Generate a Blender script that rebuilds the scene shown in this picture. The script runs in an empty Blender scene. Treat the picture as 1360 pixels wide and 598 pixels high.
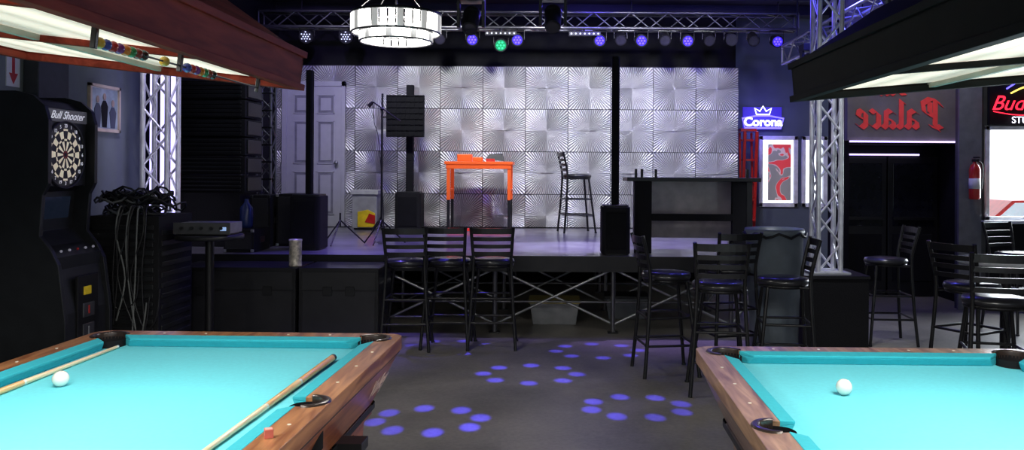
import bpy, math, random
from mathutils import Vector, Matrix, Euler
random.seed(7)
sc=bpy.context.scene
pi=math.pi
# ------------------------------------------------------------------ materials
_mc={}
def nodes(m):
    m.use_nodes=True
    nt=m.node_tree
    return nt,nt.nodes,nt.links
def M(name,col,rough=.5,metal=0.,emit=None,es=0.,var=.18,scale=9.,bump=0.,coat=0.,alpha=1.,trans=0.,stretch=None,spec=.5):
    if name in _mc: return _mc[name]
    m=bpy.data.materials.new(name); nt,N,L=nodes(m)
    b=N['Principled BSDF']
    tc=N.new('ShaderNodeTexCoord'); mp=N.new('ShaderNodeMapping')
    if stretch: mp.inputs['Scale'].default_value=stretch
    nz=N.new('ShaderNodeTexNoise'); nz.inputs['Scale'].default_value=scale; nz.inputs['Detail'].default_value=5
    L.new(tc.outputs['Object'],mp.inputs[0]); L.new(mp.outputs[0],nz.inputs['Vector'])
    cr=N.new('ShaderNodeValToRGB')
    cr.color_ramp.elements[0].position=.3; cr.color_ramp.elements[1].position=.7
    cr.color_ramp.elements[0].color=tuple(c*(1-var) for c in col)+(1,)
    cr.color_ramp.elements[1].color=tuple(min(1,c*(1+var)) for c in col)+(1,)
    L.new(nz.outputs['Fac'],cr.inputs[0]); L.new(cr.outputs[0],b.inputs['Base Color'])
    b.inputs['Roughness'].default_value=rough; b.inputs['Metallic'].default_value=metal
    b.inputs['Coat Weight'].default_value=coat; b.inputs['Specular IOR Level'].default_value=spec
    b.inputs['Transmission Weight'].default_value=trans
    if emit:
        b.inputs['Emission Color'].default_value=tuple(emit)+(1,); b.inputs['Emission Strength'].default_value=es
    if bump:
        bp=N.new('ShaderNodeBump'); bp.inputs['Strength'].default_value=bump; bp.inputs['Distance'].default_value=.01
        L.new(nz.outputs['Fac'],bp.inputs['Height']); L.new(bp.outputs[0],b.inputs['Normal'])
    _mc[name]=m; return m
def mth(N,L,op,a,b=None):
    n=N.new('ShaderNodeMath'); n.operation=op
    for i,v in enumerate((a,b)):
        if v is None: continue
        if isinstance(v,(int,float)): n.inputs[i].default_value=v
        else: L.new(v,n.inputs[i])
    return n.outputs[0]
def wood(name,c1,c2,rough=.3,scale=3.,stretch=(9,1,9),coat=.5,spec=.5):
    if name in _mc: return _mc[name]
    m=bpy.data.materials.new(name); nt,N,L=nodes(m); b=N['Principled BSDF']
    tc=N.new('ShaderNodeTexCoord'); mp=N.new('ShaderNodeMapping'); mp.inputs['Scale'].default_value=stretch
    nz=N.new('ShaderNodeTexNoise'); nz.inputs['Scale'].default_value=scale; nz.inputs['Detail'].default_value=8; nz.inputs['Distortion'].default_value=.8
    cr=N.new('ShaderNodeValToRGB'); cr.color_ramp.elements[0].position=.35; cr.color_ramp.elements[1].position=.65
    cr.color_ramp.elements[0].color=c1+(1,); cr.color_ramp.elements[1].color=c2+(1,)
    L.new(tc.outputs['Object'],mp.inputs[0]); L.new(mp.outputs[0],nz.inputs[0]); L.new(nz.outputs[0],cr.inputs[0]); L.new(cr.outputs[0],b.inputs['Base Color'])
    b.inputs['Roughness'].default_value=rough; b.inputs['Coat Weight'].default_value=coat; b.inputs['Coat Roughness'].default_value=.15
    b.inputs['Specular IOR Level'].default_value=spec
    _mc[name]=m; return m
def E(name,col,s):
    return M(name,tuple(c*.5 for c in col),.5,emit=col,es=s,var=.02)
BLK=M('black_painted_metal',(.014,.014,.016),.33,.3)
BLKP=M('black_plastic',(.014,.015,.017),.42,spec=.35)
BLKM=M('black_matte',(.008,.008,.010),.85,spec=.2)
BLKC=M('black_carpeted_case',(.011,.011,.013),.8,bump=.3,scale=150,spec=.25)
VINYL=M('black_vinyl',(.02,.02,.024),.3,coat=.3)
CHROME=M('aluminium',(.82,.82,.86),.32,.6)
STEEL=M('steel_grey',(.35,.36,.37),.4,.8)
DSTEEL=M('dark_truss_metal',(.14,.14,.15),.35,.8)
WHITE=M('white_paint',(.75,.75,.74),.45,var=.05)
RED=M('red_gloss',(.55,.02,.015),.3,coat=.5)
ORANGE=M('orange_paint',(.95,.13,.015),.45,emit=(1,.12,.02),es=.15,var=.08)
YEL=M('yellow_plastic',(.85,.6,.02),.4)
GREYW=M('grey_wall_paint',(.17,.195,.20),.75,var=.12,scale=3,bump=.05,spec=.2)
# ------------------------------------------------------------------ mesh builder
class Ob:
    def __init__(s,name,T=None):
        s.name=name; s.v=[]; s.f=[]; s.fm=[]; s.fs=[]; s.mats=[]; s.T=T or Matrix()
    def mi(s,m):
        if m not in s.mats: s.mats.append(m)
        return s.mats.index(m)
    def add(s,vs,fs,m,smooth=False,T=None):
        o=len(s.v); k=s.mi(m); TT=s.T@T if T is not None else s.T
        s.v+= [TT@Vector(p) for p in vs]
        for f in fs: s.f.append([i+o for i in f]); s.fm.append(k); s.fs.append(smooth)
    def box(s,x0,x1,y0,y1,z0,z1,m,T=None):
        v=[(x0,y0,z0),(x1,y0,z0),(x1,y1,z0),(x0,y1,z0),(x0,y0,z1),(x1,y0,z1),(x1,y1,z1),(x0,y1,z1)]
        s.add(v,[(3,2,1,0),(4,5,6,7),(0,1,5,4),(1,2,6,5),(2,3,7,6),(3,0,4,7)],m,T=T)
    def cb(s,c,d,m,rot=None):
        T=Matrix.Translation(c)
        if rot: T=T@Euler(rot).to_matrix().to_4x4()
        a,b,e=[q/2 for q in d]
        s.box(-a,a,-b,b,-e,e,m,T=T)
    def hexa(s,bot,top,m):
        s.add(list(bot)+list(top),[(3,2,1,0),(4,5,6,7),(0,1,5,4),(1,2,6,5),(2,3,7,6),(3,0,4,7)],m)
    def frame(s,p,q):
        d=(Vector(q)-Vector(p)).normalized()
        a=Vector((0,0,1)) if abs(d.z)<.9 else Vector((1,0,0))
        u=d.cross(a).normalized(); w=d.cross(u).normalized()
        return u,w
    def cyl(s,p,q,r,m,r2=None,n=14,caps=True,smooth=True):
        p=Vector(p);q=Vector(q); r2=r if r2 is None else r2
        u,w=s.frame(p,q); vs=[]
        for (c,rr) in ((p,r),(q,r2)):
            for i in range(n):
                t=2*pi*i/n; vs.append(c+u*math.cos(t)*rr+w*math.sin(t)*rr)
        s.add(vs,[(i,(i+1)%n,n+(i+1)%n,n+i) for i in range(n)],m,smooth)
        if caps:
            s.add(vs[:n],[tuple(range(n))[::-1]],m); s.add(vs[n:],[tuple(range(n))],m)
    def tube(s,pts,r,m,n=7,smoothpts=0,closed=False):
        P=[Vector(p) for p in pts]
        if smoothpts:
            out=[]
            for i in range(len(P)-1):
                p0=P[max(i-1,0)];p1=P[i];p2=P[i+1];p3=P[min(i+2,len(P)-1)]
                for k in range(smoothpts):
                    t=k/smoothpts
                    out.append(.5*((2*p1)+(p2-p0)*t+(2*p0-5*p1+4*p2-p3)*t*t+(-p0+3*p1-3*p2+p3)*t**3))
            out.append(P[-1]); P=out
        vs=[];k=len(P); u=None
        for i,p in enumerate(P):
            if closed: d=(P[(i+1)%k]-P[i-1]).normalized()
            else: d=(P[min(i+1,k-1)]-P[max(i-1,0)])
            if d.length<1e-7: d=Vector((0,0,1))
            d.normalize()
            if u is None:
                a=Vector((0,0,1)) if abs(d.z)<.9 else Vector((1,0,0)); u=d.cross(a).normalized()
            else:
                u=(u-d*u.dot(d))
                u=u.normalized() if u.length>1e-6 else d.orthogonal().normalized()
            w=d.cross(u)
            for j in range(n):
                t=2*pi*j/n; vs.append(p+u*math.cos(t)*r+w*math.sin(t)*r)
        fs=[]
        for i in range(k if closed else k-1):
            a=i*n; b=((i+1)%k)*n
            for j in range(n): fs.append((a+j,a+(j+1)%n,b+(j+1)%n,b+j))
        s.add(vs,fs,m,True)
        if not closed:
            s.add(vs[:n],[tuple(range(n))[::-1]],m); s.add(vs[-n:],[tuple(range(n))],m)
    def lathe(s,prof,c,m,n=28,smooth=True,T=None):
        vs=[];k=len(prof)
        for (r,z) in prof:
            for i in range(n):
                t=2*pi*i/n; vs.append((c[0]+r*math.cos(t),c[1]+r*math.sin(t),c[2]+z))
        fs=[(a*n+i,a*n+(i+1)%n,(a+1)*n+(i+1)%n,(a+1)*n+i) for a in range(k-1) for i in range(n)]
        s.add(vs,fs,m,smooth,T=T)
    def sph(s,c,r,m,n=20,sc=(1,1,1)):
        pr=[(max(1e-4,math.sin(pi*i/(n//2)))*r,-math.cos(pi*i/(n//2))*r) for i in range(n//2+1)]
        T=Matrix.Translation(c)@Matrix.Diagonal((sc[0],sc[1],sc[2],1))
        s.lathe(pr,(0,0,0),m,n=n,T=T)
    def prism(s,poly,a0,a1,m,axis='z',smooth=False):
        n=len(poly)
        def P(u,v,w):
            return {'z':(u,v,w),'y':(u,w,v),'x':(w,u,v)}[axis]
        vs=[P(u,v,a0) for u,v in poly]+[P(u,v,a1) for u,v in poly]
        s.add(vs,[tuple(range(n))[::-1],tuple(range(n,2*n))]+[(i,(i+1)%n,n+(i+1)%n,n+i) for i in range(n)],m,smooth)
    def truss(s,p,q,w,m,rc=.02,rd=.009,step=None):
        p=Vector(p);q=Vector(q);u,v=s.frame(p,q); h=w/2-rc; L=(q-p).length; d=(q-p)/L
        cs=[(u*a+v*b)*h for a,b in ((1,1),(-1,1),(-1,-1),(1,-1))]
        for c in cs: s.cyl(p+c,q+c,rc,m,n=8)
        st=step or w; k=max(1,round(L/st)); st=L/k
        for i in range(k):
            for j in range(4):
                a,b=cs[j],cs[(j+1)%4]
                if i%2: a,b=b,a
                s.cyl(p+a+d*st*i,p+b+d*st*(i+1),rd,m,n=6,caps=False)
        for e in (p,q):
            for j in range(4): s.cyl(e+cs[j],e+cs[(j+1)%4],rd*1.3,m,n=6)
    def addmesh(s,me,m,smooth=False):
        s.add([v.co.copy() for v in me.vertices],[tuple(p.vertices) for p in me.polygons],m,smooth)
    def build(s,bevel=0.,shift=True,seg=2):
        me=bpy.data.meshes.new(s.name)
        loc=Vector((0,0,0))
        if shift and s.v:
            xs=[v.x for v in s.v];ys=[v.y for v in s.v];zs=[v.z for v in s.v]
            loc=Vector(((min(xs)+max(xs))/2,(min(ys)+max(ys))/2,min(zs)))
        me.from_pydata([tuple(v-loc) for v in s.v],[],s.f)
        for m in s.mats: me.materials.append(m)
        me.polygons.foreach_set('material_index',s.fm); me.polygons.foreach_set('use_smooth',s.fs)
        me.update()
        o=bpy.data.objects.new(s.name,me); o.location=loc; sc.collection.objects.link(o)
        if bevel:
            md=o.modifiers.new('bevel','BEVEL'); md.width=bevel; md.segments=seg; md.limit_method='ANGLE'; md.angle_limit=.7
        return o
def child(c,p):
    c.parent=p; c.matrix_parent_inverse=Matrix.Translation(-p.location)
def text(name,body,size,loc,rot,mat,parent=None,ext=.004,off=0.,sx=1.,shear=0.,space=1.):
    cu=bpy.data.curves.new(name,'FONT'); cu.body=body; cu.size=size; cu.extrude=ext; cu.offset=off; cu.align_x='CENTER'; cu.align_y='CENTER'; cu.shear=shear; cu.space_character=space
    t=bpy.data.objects.new(name,cu); sc.collection.objects.link(t)
    bpy.context.view_layer.update()
    me=bpy.data.meshes.new_from_object(t.evaluated_get(bpy.context.evaluated_depsgraph_get()))
    bpy.data.objects.remove(t)
    me.transform(Matrix.Translation(loc)@Euler(rot).to_matrix().to_4x4()@Matrix.Diagonal((sx,1,1,1)))
    me.materials.clear(); me.materials.append(mat)
    o=bpy.data.objects.new(name,me); sc.collection.objects.link(o)
    if parent: child(o,parent)
    return o
def booldiff(base,cutters):
    o=base.build(shift=False); cs=[c.build(shift=False) for c in cutters]
    for c in cs:
        md=o.modifiers.new('b','BOOLEAN'); md.operation='DIFFERENCE'; md.solver='EXACT'; md.object=c
    bpy.context.view_layer.update()
    me=bpy.data.meshes.new_from_object(o.evaluated_get(bpy.context.evaluated_depsgraph_get()))
    for c in cs+[o]: bpy.data.objects.remove(c)
    return me
def rrect(hx,hy,r,n=6):
    out=[]
    for (cx,cy,a0) in ((hx-r,hy-r,0),(-hx+r,hy-r,90),(-hx+r,-hy+r,180),(hx-r,-hy+r,270)):
        for i in range(n+1):
            a=math.radians(a0+90*i/n); out.append((cx+r*math.cos(a),cy+r*math.sin(a)))
    return out
def spot(name,loc,aim,e,col,size=60,blend=.6,rad=.06,parent=None):
    l=bpy.data.lights.new(name,'SPOT'); l.energy=e; l.color=col; l.spot_size=math.radians(size); l.spot_blend=blend; l.shadow_soft_size=rad
    o=bpy.data.objects.new(name,l); sc.collection.objects.link(o); o.location=loc
    o.rotation_euler=(Vector(aim)-Vector(loc)).to_track_quat('-Z','Y').to_euler()
    if parent: child(o,parent)
    return o
def point(name,loc,e,col,rad=.1,parent=None):
    l=bpy.data.lights.new(name,'POINT'); l.energy=e; l.color=col; l.shadow_soft_size=rad
    o=bpy.data.objects.new(name,l); sc.collection.objects.link(o); o.location=loc
    if parent: child(o,parent)
    return o
# ------------------------------------------------------------------ room shell
def floor_mat():
    m=bpy.data.materials.new('polished_concrete'); nt,N,L=nodes(m); b=N['Principled BSDF']
    tc=N.new('ShaderNodeTexCoord'); n1=N.new('ShaderNodeTexNoise'); n1.inputs['Scale'].default_value=1.3; n1.inputs['Detail'].default_value=9; n1.inputs['Roughness'].default_value=.65
    n2=N.new('ShaderNodeTexNoise'); n2.inputs['Scale'].default_value=45; n2.inputs['Detail'].default_value=4
    L.new(tc.outputs['Object'],n1.inputs[0]); L.new(tc.outputs['Object'],n2.inputs[0])
    cr=N.new('ShaderNodeValToRGB'); cr.color_ramp.elements[0].color=(.12,.115,.10,1); cr.color_ramp.elements[1].color=(.31,.285,.245,1); cr.color_ramp.elements[0].position=.33; cr.color_ramp.elements[1].position=.68
    mx=mth(N,L,'ADD',mth(N,L,'MULTIPLY',n1.outputs[0],.75),mth(N,L,'MULTIPLY',n2.outputs[0],.25))
    L.new(mx,cr.inputs[0]); L.new(cr.outputs[0],b.inputs['Base Color'])
    L.new(mth(N,L,'ADD',mth(N,L,'MULTIPLY',n1.outputs[0],.25),.3),b.inputs['Roughness'])
    return m
o=Ob('floor'); o.box(-4.2,7.6,-4,14,-.1,0,floor_mat()); o.build()
CEIL=M('black_ceiling_paint',(.016,.016,.026),.5,scale=2,var=.4)
o=Ob('ceiling'); o.box(-4.2,7.6,-4,14,4,4.1,CEIL); o.build()
o=Ob('trim_1')
for i in range(16): 
    y=-3+i*1.0; o.box(-4.1,7.5,y,y+.06,3.86,4,CEIL)
o.build()
o=Ob('wall_left')
o.box(-4.2,-4.1,-4,8.25,0,4,GREYW)
o.box(-4.2,-4.1,8.25,13.1,0,4,BLKM); o.build()
o=Ob('trim_2'); o.box(-4.1,-3.98,6.35,6.75,0,4,M('dark_pilaster',(.035,.04,.045),.7)); o.build(.01)
o=Ob('baseboard_left'); o.box(-4.1,-4.08,-4,7.4,0,.12,BLKM); o.build()
GB=M('blue_grey_wall',(.085,.105,.145),.7,var=.1,scale=3)
def wall_holes(name,y,t,x0,x1,z0,z1,holes,mat,lowmat=None,lowz=1.0):
    o=Ob(name); xs=x0
    for (a,b,c,d) in holes:
        o.box(xs,a,y,y+t,z0,z1,mat); o.box(a,b,y,y+t,z0,c,lowmat or mat); o.box(a,b,y,y+t,d,z1,mat); xs=b
    o.box(xs,x1,y,y+t,z0,z1,mat); return o.build()
wall_holes('wall_back',13.0,.1,-4.2,4.95,0,4,[(3.19,3.74,1.07,2.12),(3.86,4.2,1.07,2.12)],GB)
o=Ob('wall_right'); o.box(7.5,7.6,-4,9.72,0,4,GREYW); o.build()
# ---- silver 3D panel wall
def panel_mat(cell):
    m=bpy.data.materials.new('silver_ribbed_panel'); nt,N,L=nodes(m); b=N['Principled BSDF']
    tc=N.new('ShaderNodeTexCoord'); sp=N.new('ShaderNodeSeparateXYZ'); L.new(tc.outputs['Object'],sp.inputs[0])
    x=mth(N,L,'DIVIDE',sp.outputs[0],2*cell); z=mth(N,L,'DIVIDE',sp.outputs[2],2*cell)
    u=mth(N,L,'SUBTRACT',mth(N,L,'FRACT',mth(N,L,'ADD',x,50.)),.5)
    v=mth(N,L,'SUBTRACT',mth(N,L,'FRACT',mth(N,L,'ADD',z,50.)),.5)
    th=mth(N,L,'ARCTAN2',v,u)
    rays=mth(N,L,'SINE',mth(N,L,'MULTIPLY',th,64.))
    rad=mth(N,L,'POWER',mth(N,L,'ADD',mth(N,L,'MULTIPLY',u,u),mth(N,L,'MULTIPLY',v,v)),.5)
    rays=mth(N,L,'MULTIPLY',rays,mth(N,L,'MINIMUM',mth(N,L,'MULTIPLY',rad,3.2),1.))
    cx=mth(N,L,'FLOOR',mth(N,L,'MULTIPLY',mth(N,L,'ADD',x,50.),2.)); cz=mth(N,L,'FLOOR',mth(N,L,'MULTIPLY',mth(N,L,'ADD',z,50.),2.))
    ck=mth(N,L,'MODULO',mth(N,L,'ADD',cx,cz),2.)
    nz=N.new('ShaderNodeTexWhiteNoise'); cb=N.new('ShaderNodeCombineXYZ'); L.new(cx,cb.inputs[0]); L.new(cz,cb.inputs[1]); L.new(cb.outputs[0],nz.inputs['Vector'])
    fac=mth(N,L,'ADD',mth(N,L,'MULTIPLY',ck,.20),mth(N,L,'MULTIPLY',nz.outputs['Value'],.36))
    fac=mth(N,L,'ADD',mth(N,L,'ADD',fac,.12),mth(N,L,'MULTIPLY',rays,.45))  # facet shading and bright rib lines also painted into the base colour
    cr=N.new('ShaderNodeValToRGB'); cr.color_ramp.elements[0].color=(.26,.26,.265,1); cr.color_ramp.elements[1].color=(.92,.92,.92,1)
    L.new(fac,cr.inputs[0]); L.new(cr.outputs[0],b.inputs['Base Color'])
    bp=N.new('ShaderNodeBump'); bp.inputs['Strength'].default_value=.7; bp.inputs['Distance'].default_value=.007
    L.new(rays,bp.inputs['Height']); L.new(bp.outputs[0],b.inputs['Normal'])
    b.inputs['Metallic'].default_value=.5; b.inputs['Roughness'].default_value=.38
    return m
cell=.3085
o=Ob('wall_stage_panels')
PM=panel_mat(cell)
o.box(-4.1,2.62,12.03,12.12,.75,3.1,M('panel_backing',(.03,.03,.035),.6))
nx=22; x0=2.62-nx*cell; 
for i in range(nx):
    for j in range(8):
        xa=x0+i*cell; za=3.09-(j+1)*cell; xb=xa+cell; zb=za+cell
        xa=max(xa,-4.08)
        za=max(za,.76)
        if zb<=.8 or xb<-4.05: continue
        g=.0045
        ga=g if i%2==0 else 0; gb=g if i%2 else 0
        t=.018
        p=[(xa+ga,0,za+g*(j%2)),(xb-gb,0,za+g*(j%2)),(xb-gb,0,zb-g*((j+1)%2)),(xa+ga,0,zb-g*((j+1)%2))]
        tilt=((i+j)%2)
        d=[0,t,t,0] if (tilt==0) else [t,0,0,t]
        if (j//2+i//2)%2: d=[0,0,t,t] if tilt else [t,t,0,0]
        vs=[(q[0],12.0-d[k]+.01,q[2]) for k,q in enumerate(p)]
        o.add(vs,[(0,1,2,3)],PM)
po=o.build(shift=False)
for v in po.data.vertices: v.co.x-=2.62; v.co.z-=3.09
po.location=(2.62,0,3.09)
o=Ob('wall_stage_upper'); o.box(-4.1,2.62,12.2,12.3,0,4,BLKM); o.box(2.57,2.62,12.12,13,0,3.1,GB); o.build()
# ------------------------------------------------------------------ stage
STG=M('stage_deck',(.21,.20,.24),.3,scale=3,var=.4,coat=.4)
o=Ob('stage_platform')
o.box(-4.08,2.15,8.0,12.0,.68,.75,STG)
o.box(-4.08,2.15,7.98,8.0,.60,.752,BLK)
o.box(2.15,2.17,7.98,12.0,.60,.752,BLK)
xs=[-3.9,-2.9,-1.75,-.6,.55,1.7,2.1]
for y in (8.06,9.4,10.8,11.9):
    for x in xs: o.cyl((x,y,0),(x,y,.68),.024,DSTEEL,n=8); o.box(x-.05,x+.05,y-.05,y+.05,0,.01,BLK)
for y in (8.06,9.4):
    for a,b in zip(xs[:-1],xs[1:]):
        o.cyl((a,y,.08),(b,y,.62),.014,STEEL,n=6); o.cyl((a,y+.03,.62),(b,y+.03,.08),.014,STEEL,n=6)
        o.cyl((a,y,.3),(b,y,.3),.012,DSTEEL,n=6)
o.box(-4.05,2.1,11.92,11.95,0,.68,BLKM)
o.build()
for (x,y,w,mt,ml) in ((-.02,8.45,.5,M('clear_tote',(.20,.205,.22),.35),M('tote_lid',(.4,.33,.1),.5)),(.75,8.8,.45,M('grey_tote',(.12,.13,.15),.4),BLKP)):
    o=Ob('storage_tote')
    o.hexa([(x-w/2+.03,y+.02,0),(x+w/2-.03,y+.02,0),(x+w/2-.03,y+.33,0),(x-w/2+.03,y+.33,0)],[(x-w/2,y,.22),(x+w/2,y,.22),(x+w/2,y+.35,.22),(x-w/2,y+.35,.22)],mt)
    o.box(x-w/2-.015,x+w/2+.015,y-.015,y+.365,.22,.25,ml); o.build(.006)
# ---- six panel door on the back of the stage
DW=M('grey_white_door',(.38,.38,.41),.5,var=.05)
DG=M('door_groove',(.18,.18,.21),.6)
o=Ob('door_1'); y=11.93; x0,x1=-3.9,-3.11
o.box(x0,x1,y,y+.045,.76,2.78,DW)
for (a,b) in ((x0+.1,x0+.36),(x0+.44,x0+.69)):
    for (c,d) in ((.93,1.55),(1.66,2.28),(2.38,2.66)):
        o.box(a,b,y-.004,y,c,d,DG)
        for (p,q,r,s2) in ((a,b,c,c+.015),(a,b,d-.015,d),(a,a+.015,c,d),(b-.015,b,c,d)): o.box(p,q,y-.012,y,r,s2,DW)
        o.box(a+.05,b-.05,y-.012,y,c+.05,d-.05,DW)
o.box(x0-.07,x0,y-.015,y+.05,.76,2.85,DW); o.box(x1,x1+.05,y-.015,y+.05,.76,2.85,DW); o.box(x0-.07,x1+.05,y-.015,y+.05,2.78,2.85,DW)
o.sph((x1-.06,y-.06,1.68),.03,STEEL); o.cyl((x1-.06,y,1.68),(x1-.06,y-.05,1.68),.012,STEEL)
o.build(.003)
# ------------------------------------------------------------------ bar stools
def stool(x,y,rot,z=0.):
    o=Ob('bar_stool',Matrix.Translation((x,y,z))@Matrix.Rotation(math.radians(rot),4,'Z'))
    o.lathe([(.001,.735),(.17,.735),(.19,.742),(.195,.76),(.185,.782),(.12,.792),(.001,.794)],(0,0,0),VINYL,n=28)
    o.lathe([(.001,.715),(.18,.715),(.185,.735),(.001,.736)],(0,0,0),BLK)
    legs=[(.13,.13,.21,.21),(-.13,.13,-.21,.21)]
    for (a,b,c,d) in legs: 
        o.cyl((a,b,.72),(c,d,0),.014,BLK,n=10); o.cyl((c,d,0),(c,d,.015),.018,BLKP,n=10)
    for sx in (-1,1):
        o.tube([(sx*.21,-.22,.0),(sx*.185,-.19,.35),(sx*.165,-.17,.74),(sx*.172,-.19,.9),(sx*.185,-.235,1.08)],.0145,BLK,n=9,smoothpts=5)
        o.cyl((sx*.165,-.17,.725),(sx*.12,.0,.725),.012,BLK,n=8)
    for k,zz in enumerate((.845,.91,.975,1.045)):
        t=(zz-.74)/.34; yy=-.17-.065*t**1.3; hw=.165+.02*t; h=.017 if k<3 else .026
        n=8; vs=[];fs=[]
        for i in range(n+1):
            u=-1+2*i/n; cy=yy-.03*(1-u*u)
            for (dy,dz) in ((-.005,-h),(.005,-h),(.005,h),(-.005,h)): vs.append((u*hw,cy+dy,zz+dz))
        for i in range(n):
            a=i*4;b=a+4
            for j in range(4): fs.append((a+j,a+(j+1)%4,b+(j+1)%4,b+j))
        o.add(vs,fs,BLK)
    for zz in (.24,.45):
        c=[]
        for (sx,sy) in ((1,1),(-1,1),(-1,-1),(1,-1)):
            a=.21-.08*zz/.72 if sy>0 else .205-.045*zz/.72; b=.21-.08*zz/.72 if sy>0 else .215-.045*zz/.72
            c.append((sx*a,sy*b,zz))
        for i in range(4): o.cyl(c[i],c[(i+1)%4],.0095,BLK,n=8)
    o.build()
for (x,y,r) in ((-1.32,7.33,4),(-.965,7.43,-3),(-.57,7.43,2)): stool(x,y,r)
stool(.86,6.5,-82); stool(1.165,5.95,-6); stool(1.70,6.22,84); stool(1.43,6.92,14)
stool(3.06,7.7,88); stool(2.80,5.3,-14); stool(3.0,5.98,-62)
stool(.27,11.2,-78,.752)
stool(4.6,8.3,200)
# ------------------------------------------------------------------ pool tables
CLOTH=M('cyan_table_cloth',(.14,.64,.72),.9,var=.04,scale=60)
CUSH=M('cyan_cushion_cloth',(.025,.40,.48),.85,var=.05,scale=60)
def pool_table(cx,cy,rot,wd,apron):
    T=Matrix.Translation((cx,cy,0))@Matrix.Rotation(math.radians(rot),4,'Z')
    o=Ob('pool_table',T)
    W,L=.71,1.13; pw,pl=.56,.98
    base=Ob('t'); base.prism(rrect(W,L,.07),.758,.815,wd)
    cut=Ob('c'); cut.box(-pw-.05,pw+.05,-pl-.05,pl+.05,.7,.9,wd)
    pk=[(sx*.59,sy*1.01,.064) for sx in (-1,1) for sy in (-1,1)]+[(sx*.63,0,.056) for sx in (-1,1)]
    cyls=[]
    for (a,b,r) in pk:
        c=Ob('p'); c.cyl((a,b,.6),(a,b,.95),r,wd,n=28); cyls.append(c)
    me=booldiff(base,[cut]+cyls); o.addmesh(me,wd)
    base=Ob('t'); base.box(-pw-.055,pw+.055,-pl-.055,pl+.055,.735,.77,CLOTH)
    cyls=[]
    for (a,b,r) in pk:
        c=Ob('p'); c.cyl((a,b,.6),(a,b,.95),r*.98,wd,n=28); cyls.append(c)
    me=booldiff(base,cyls); o.addmesh(me,CLOTH)
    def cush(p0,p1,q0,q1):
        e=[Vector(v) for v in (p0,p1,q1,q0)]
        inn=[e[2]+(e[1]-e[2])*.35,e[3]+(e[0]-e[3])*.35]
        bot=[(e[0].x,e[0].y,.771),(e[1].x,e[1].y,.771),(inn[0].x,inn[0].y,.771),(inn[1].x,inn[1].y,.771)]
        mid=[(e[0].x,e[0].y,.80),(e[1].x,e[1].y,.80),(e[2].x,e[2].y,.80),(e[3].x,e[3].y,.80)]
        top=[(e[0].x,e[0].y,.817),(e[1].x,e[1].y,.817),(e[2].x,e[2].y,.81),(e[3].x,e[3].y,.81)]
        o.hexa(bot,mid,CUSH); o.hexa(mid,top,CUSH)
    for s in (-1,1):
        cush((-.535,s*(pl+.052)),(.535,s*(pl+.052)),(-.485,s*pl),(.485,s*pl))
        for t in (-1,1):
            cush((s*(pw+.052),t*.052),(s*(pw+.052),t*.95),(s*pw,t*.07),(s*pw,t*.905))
    IR=M('pocket_iron',(.05,.035,.03),.3,.5,coat=.4)
    for (a,b,r) in pk:
        o.lathe([(r*.97,.80),(r*.95,.66),(.001,.65)],(a,b,0),BLKM,n=28)
        ang=math.atan2(b,a) if b else (0 if a>0 else pi)
        if b: ang=math.atan2(math.copysign(1,b),math.copysign(1,a))
        sp=math.radians(105 if b else 88)
        vs=[];fs=[];n=20
        prof=((.0,.790),(.0,.819),(.008,.822),(.022,.820),(.026,.814))
        for i in range(n+1):
            t=ang-sp+2*sp*i/n
            fade=1-.45*abs(-1+2*i/n)**4
            for (dr,zz) in prof: vs.append((a+(r-.002+dr*fade)*math.cos(t),b+(r-.002+dr*fade)*math.sin(t),zz))
        k=len(prof)
        for i in range(n):
            for j in range(k-1): fs.append((i*k+j,(i+1)*k+j,(i+1)*k+j+1,i*k+j+1))
        o.add(vs,fs,IR,True)
    IV=M('ivory_inlay',(.8,.76,.62),.3)
    for s in (-1,1):
        for k in range(1,4):
            for t in (-1,1):
                o.cyl((s*.66,t*(.98*k/4),.8145),(s*.66,t*(.98*k/4),.8165),.006,IV,n=10)
        for k in (-2,-1,1,2): 
            o.cyl((k*.19,s*1.08,.8145),(k*.19,s*1.08,.8165),.006,IV,n=10)
    def loft(a,b,za,zb,m):
        pa,pb=rrect(*a,.05),rrect(*b,.05); n=len(pa)
        o.add([(p[0],p[1],za) for p in pa]+[(p[0],p[1],zb) for p in pb],[(i,(i+1)%n,n+(i+1)%n,n+i) for i in range(n)],m)
    loft((.70,1.12),(.70,1.12),.76,.745,BLKP)
    loft((.695,1.115),(.60,1.02),.745,.54,apron)
    loft((.61,1.03),(.61,1.03),.54,.515,BLKP)
    o.box(-.59,.59,-1.01,1.01,.48,.525,apron)
    for sx in (-1,1):
        for sy in (-1,1):
            x,y=sx*.49,sy*.86
            def rc(h,z): return [(x-h,y-h,z),(x+h,y-h,z),(x+h,y+h,z),(x-h,y+h,z)]
            o.hexa(rc(.06,.05),rc(.085,.49),apron); o.hexa(rc(.075,.0),rc(.075,.05),BLKP)
    o.box(.58,.70,.42,.52,.50,.54,BLKP)
    ob=o.build(.0025)
    return ob,T
WD1=wood('pool_table_brown_wood',(.20,.065,.027),(.52,.24,.10),coat=.3)
WD2=wood('pool_table_aged_wood',(.17,.09,.05),(.46,.28,.16),rough=.4,coat=.2)
AP1=wood('pool_table_apron_wood',(.20,.05,.02),(.42,.14,.055),coat=.2)
AP2=wood('pool_table_dark_apron_wood',(.10,.055,.035),(.25,.15,.09),coat=.2)
t1,T1=pool_table(-1.435,2.69,-1.5,WD1,AP1)
t2,T2=pool_table(1.285,2.43,-.9,WD2,AP2)
DEC=M('white_decal',(.85,.65,.55),.5)
t=text('apron_decal','Valley',.12,(0,0,0),(0,0,0),DEC,None,ext=.0005,shear=.3)
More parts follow.
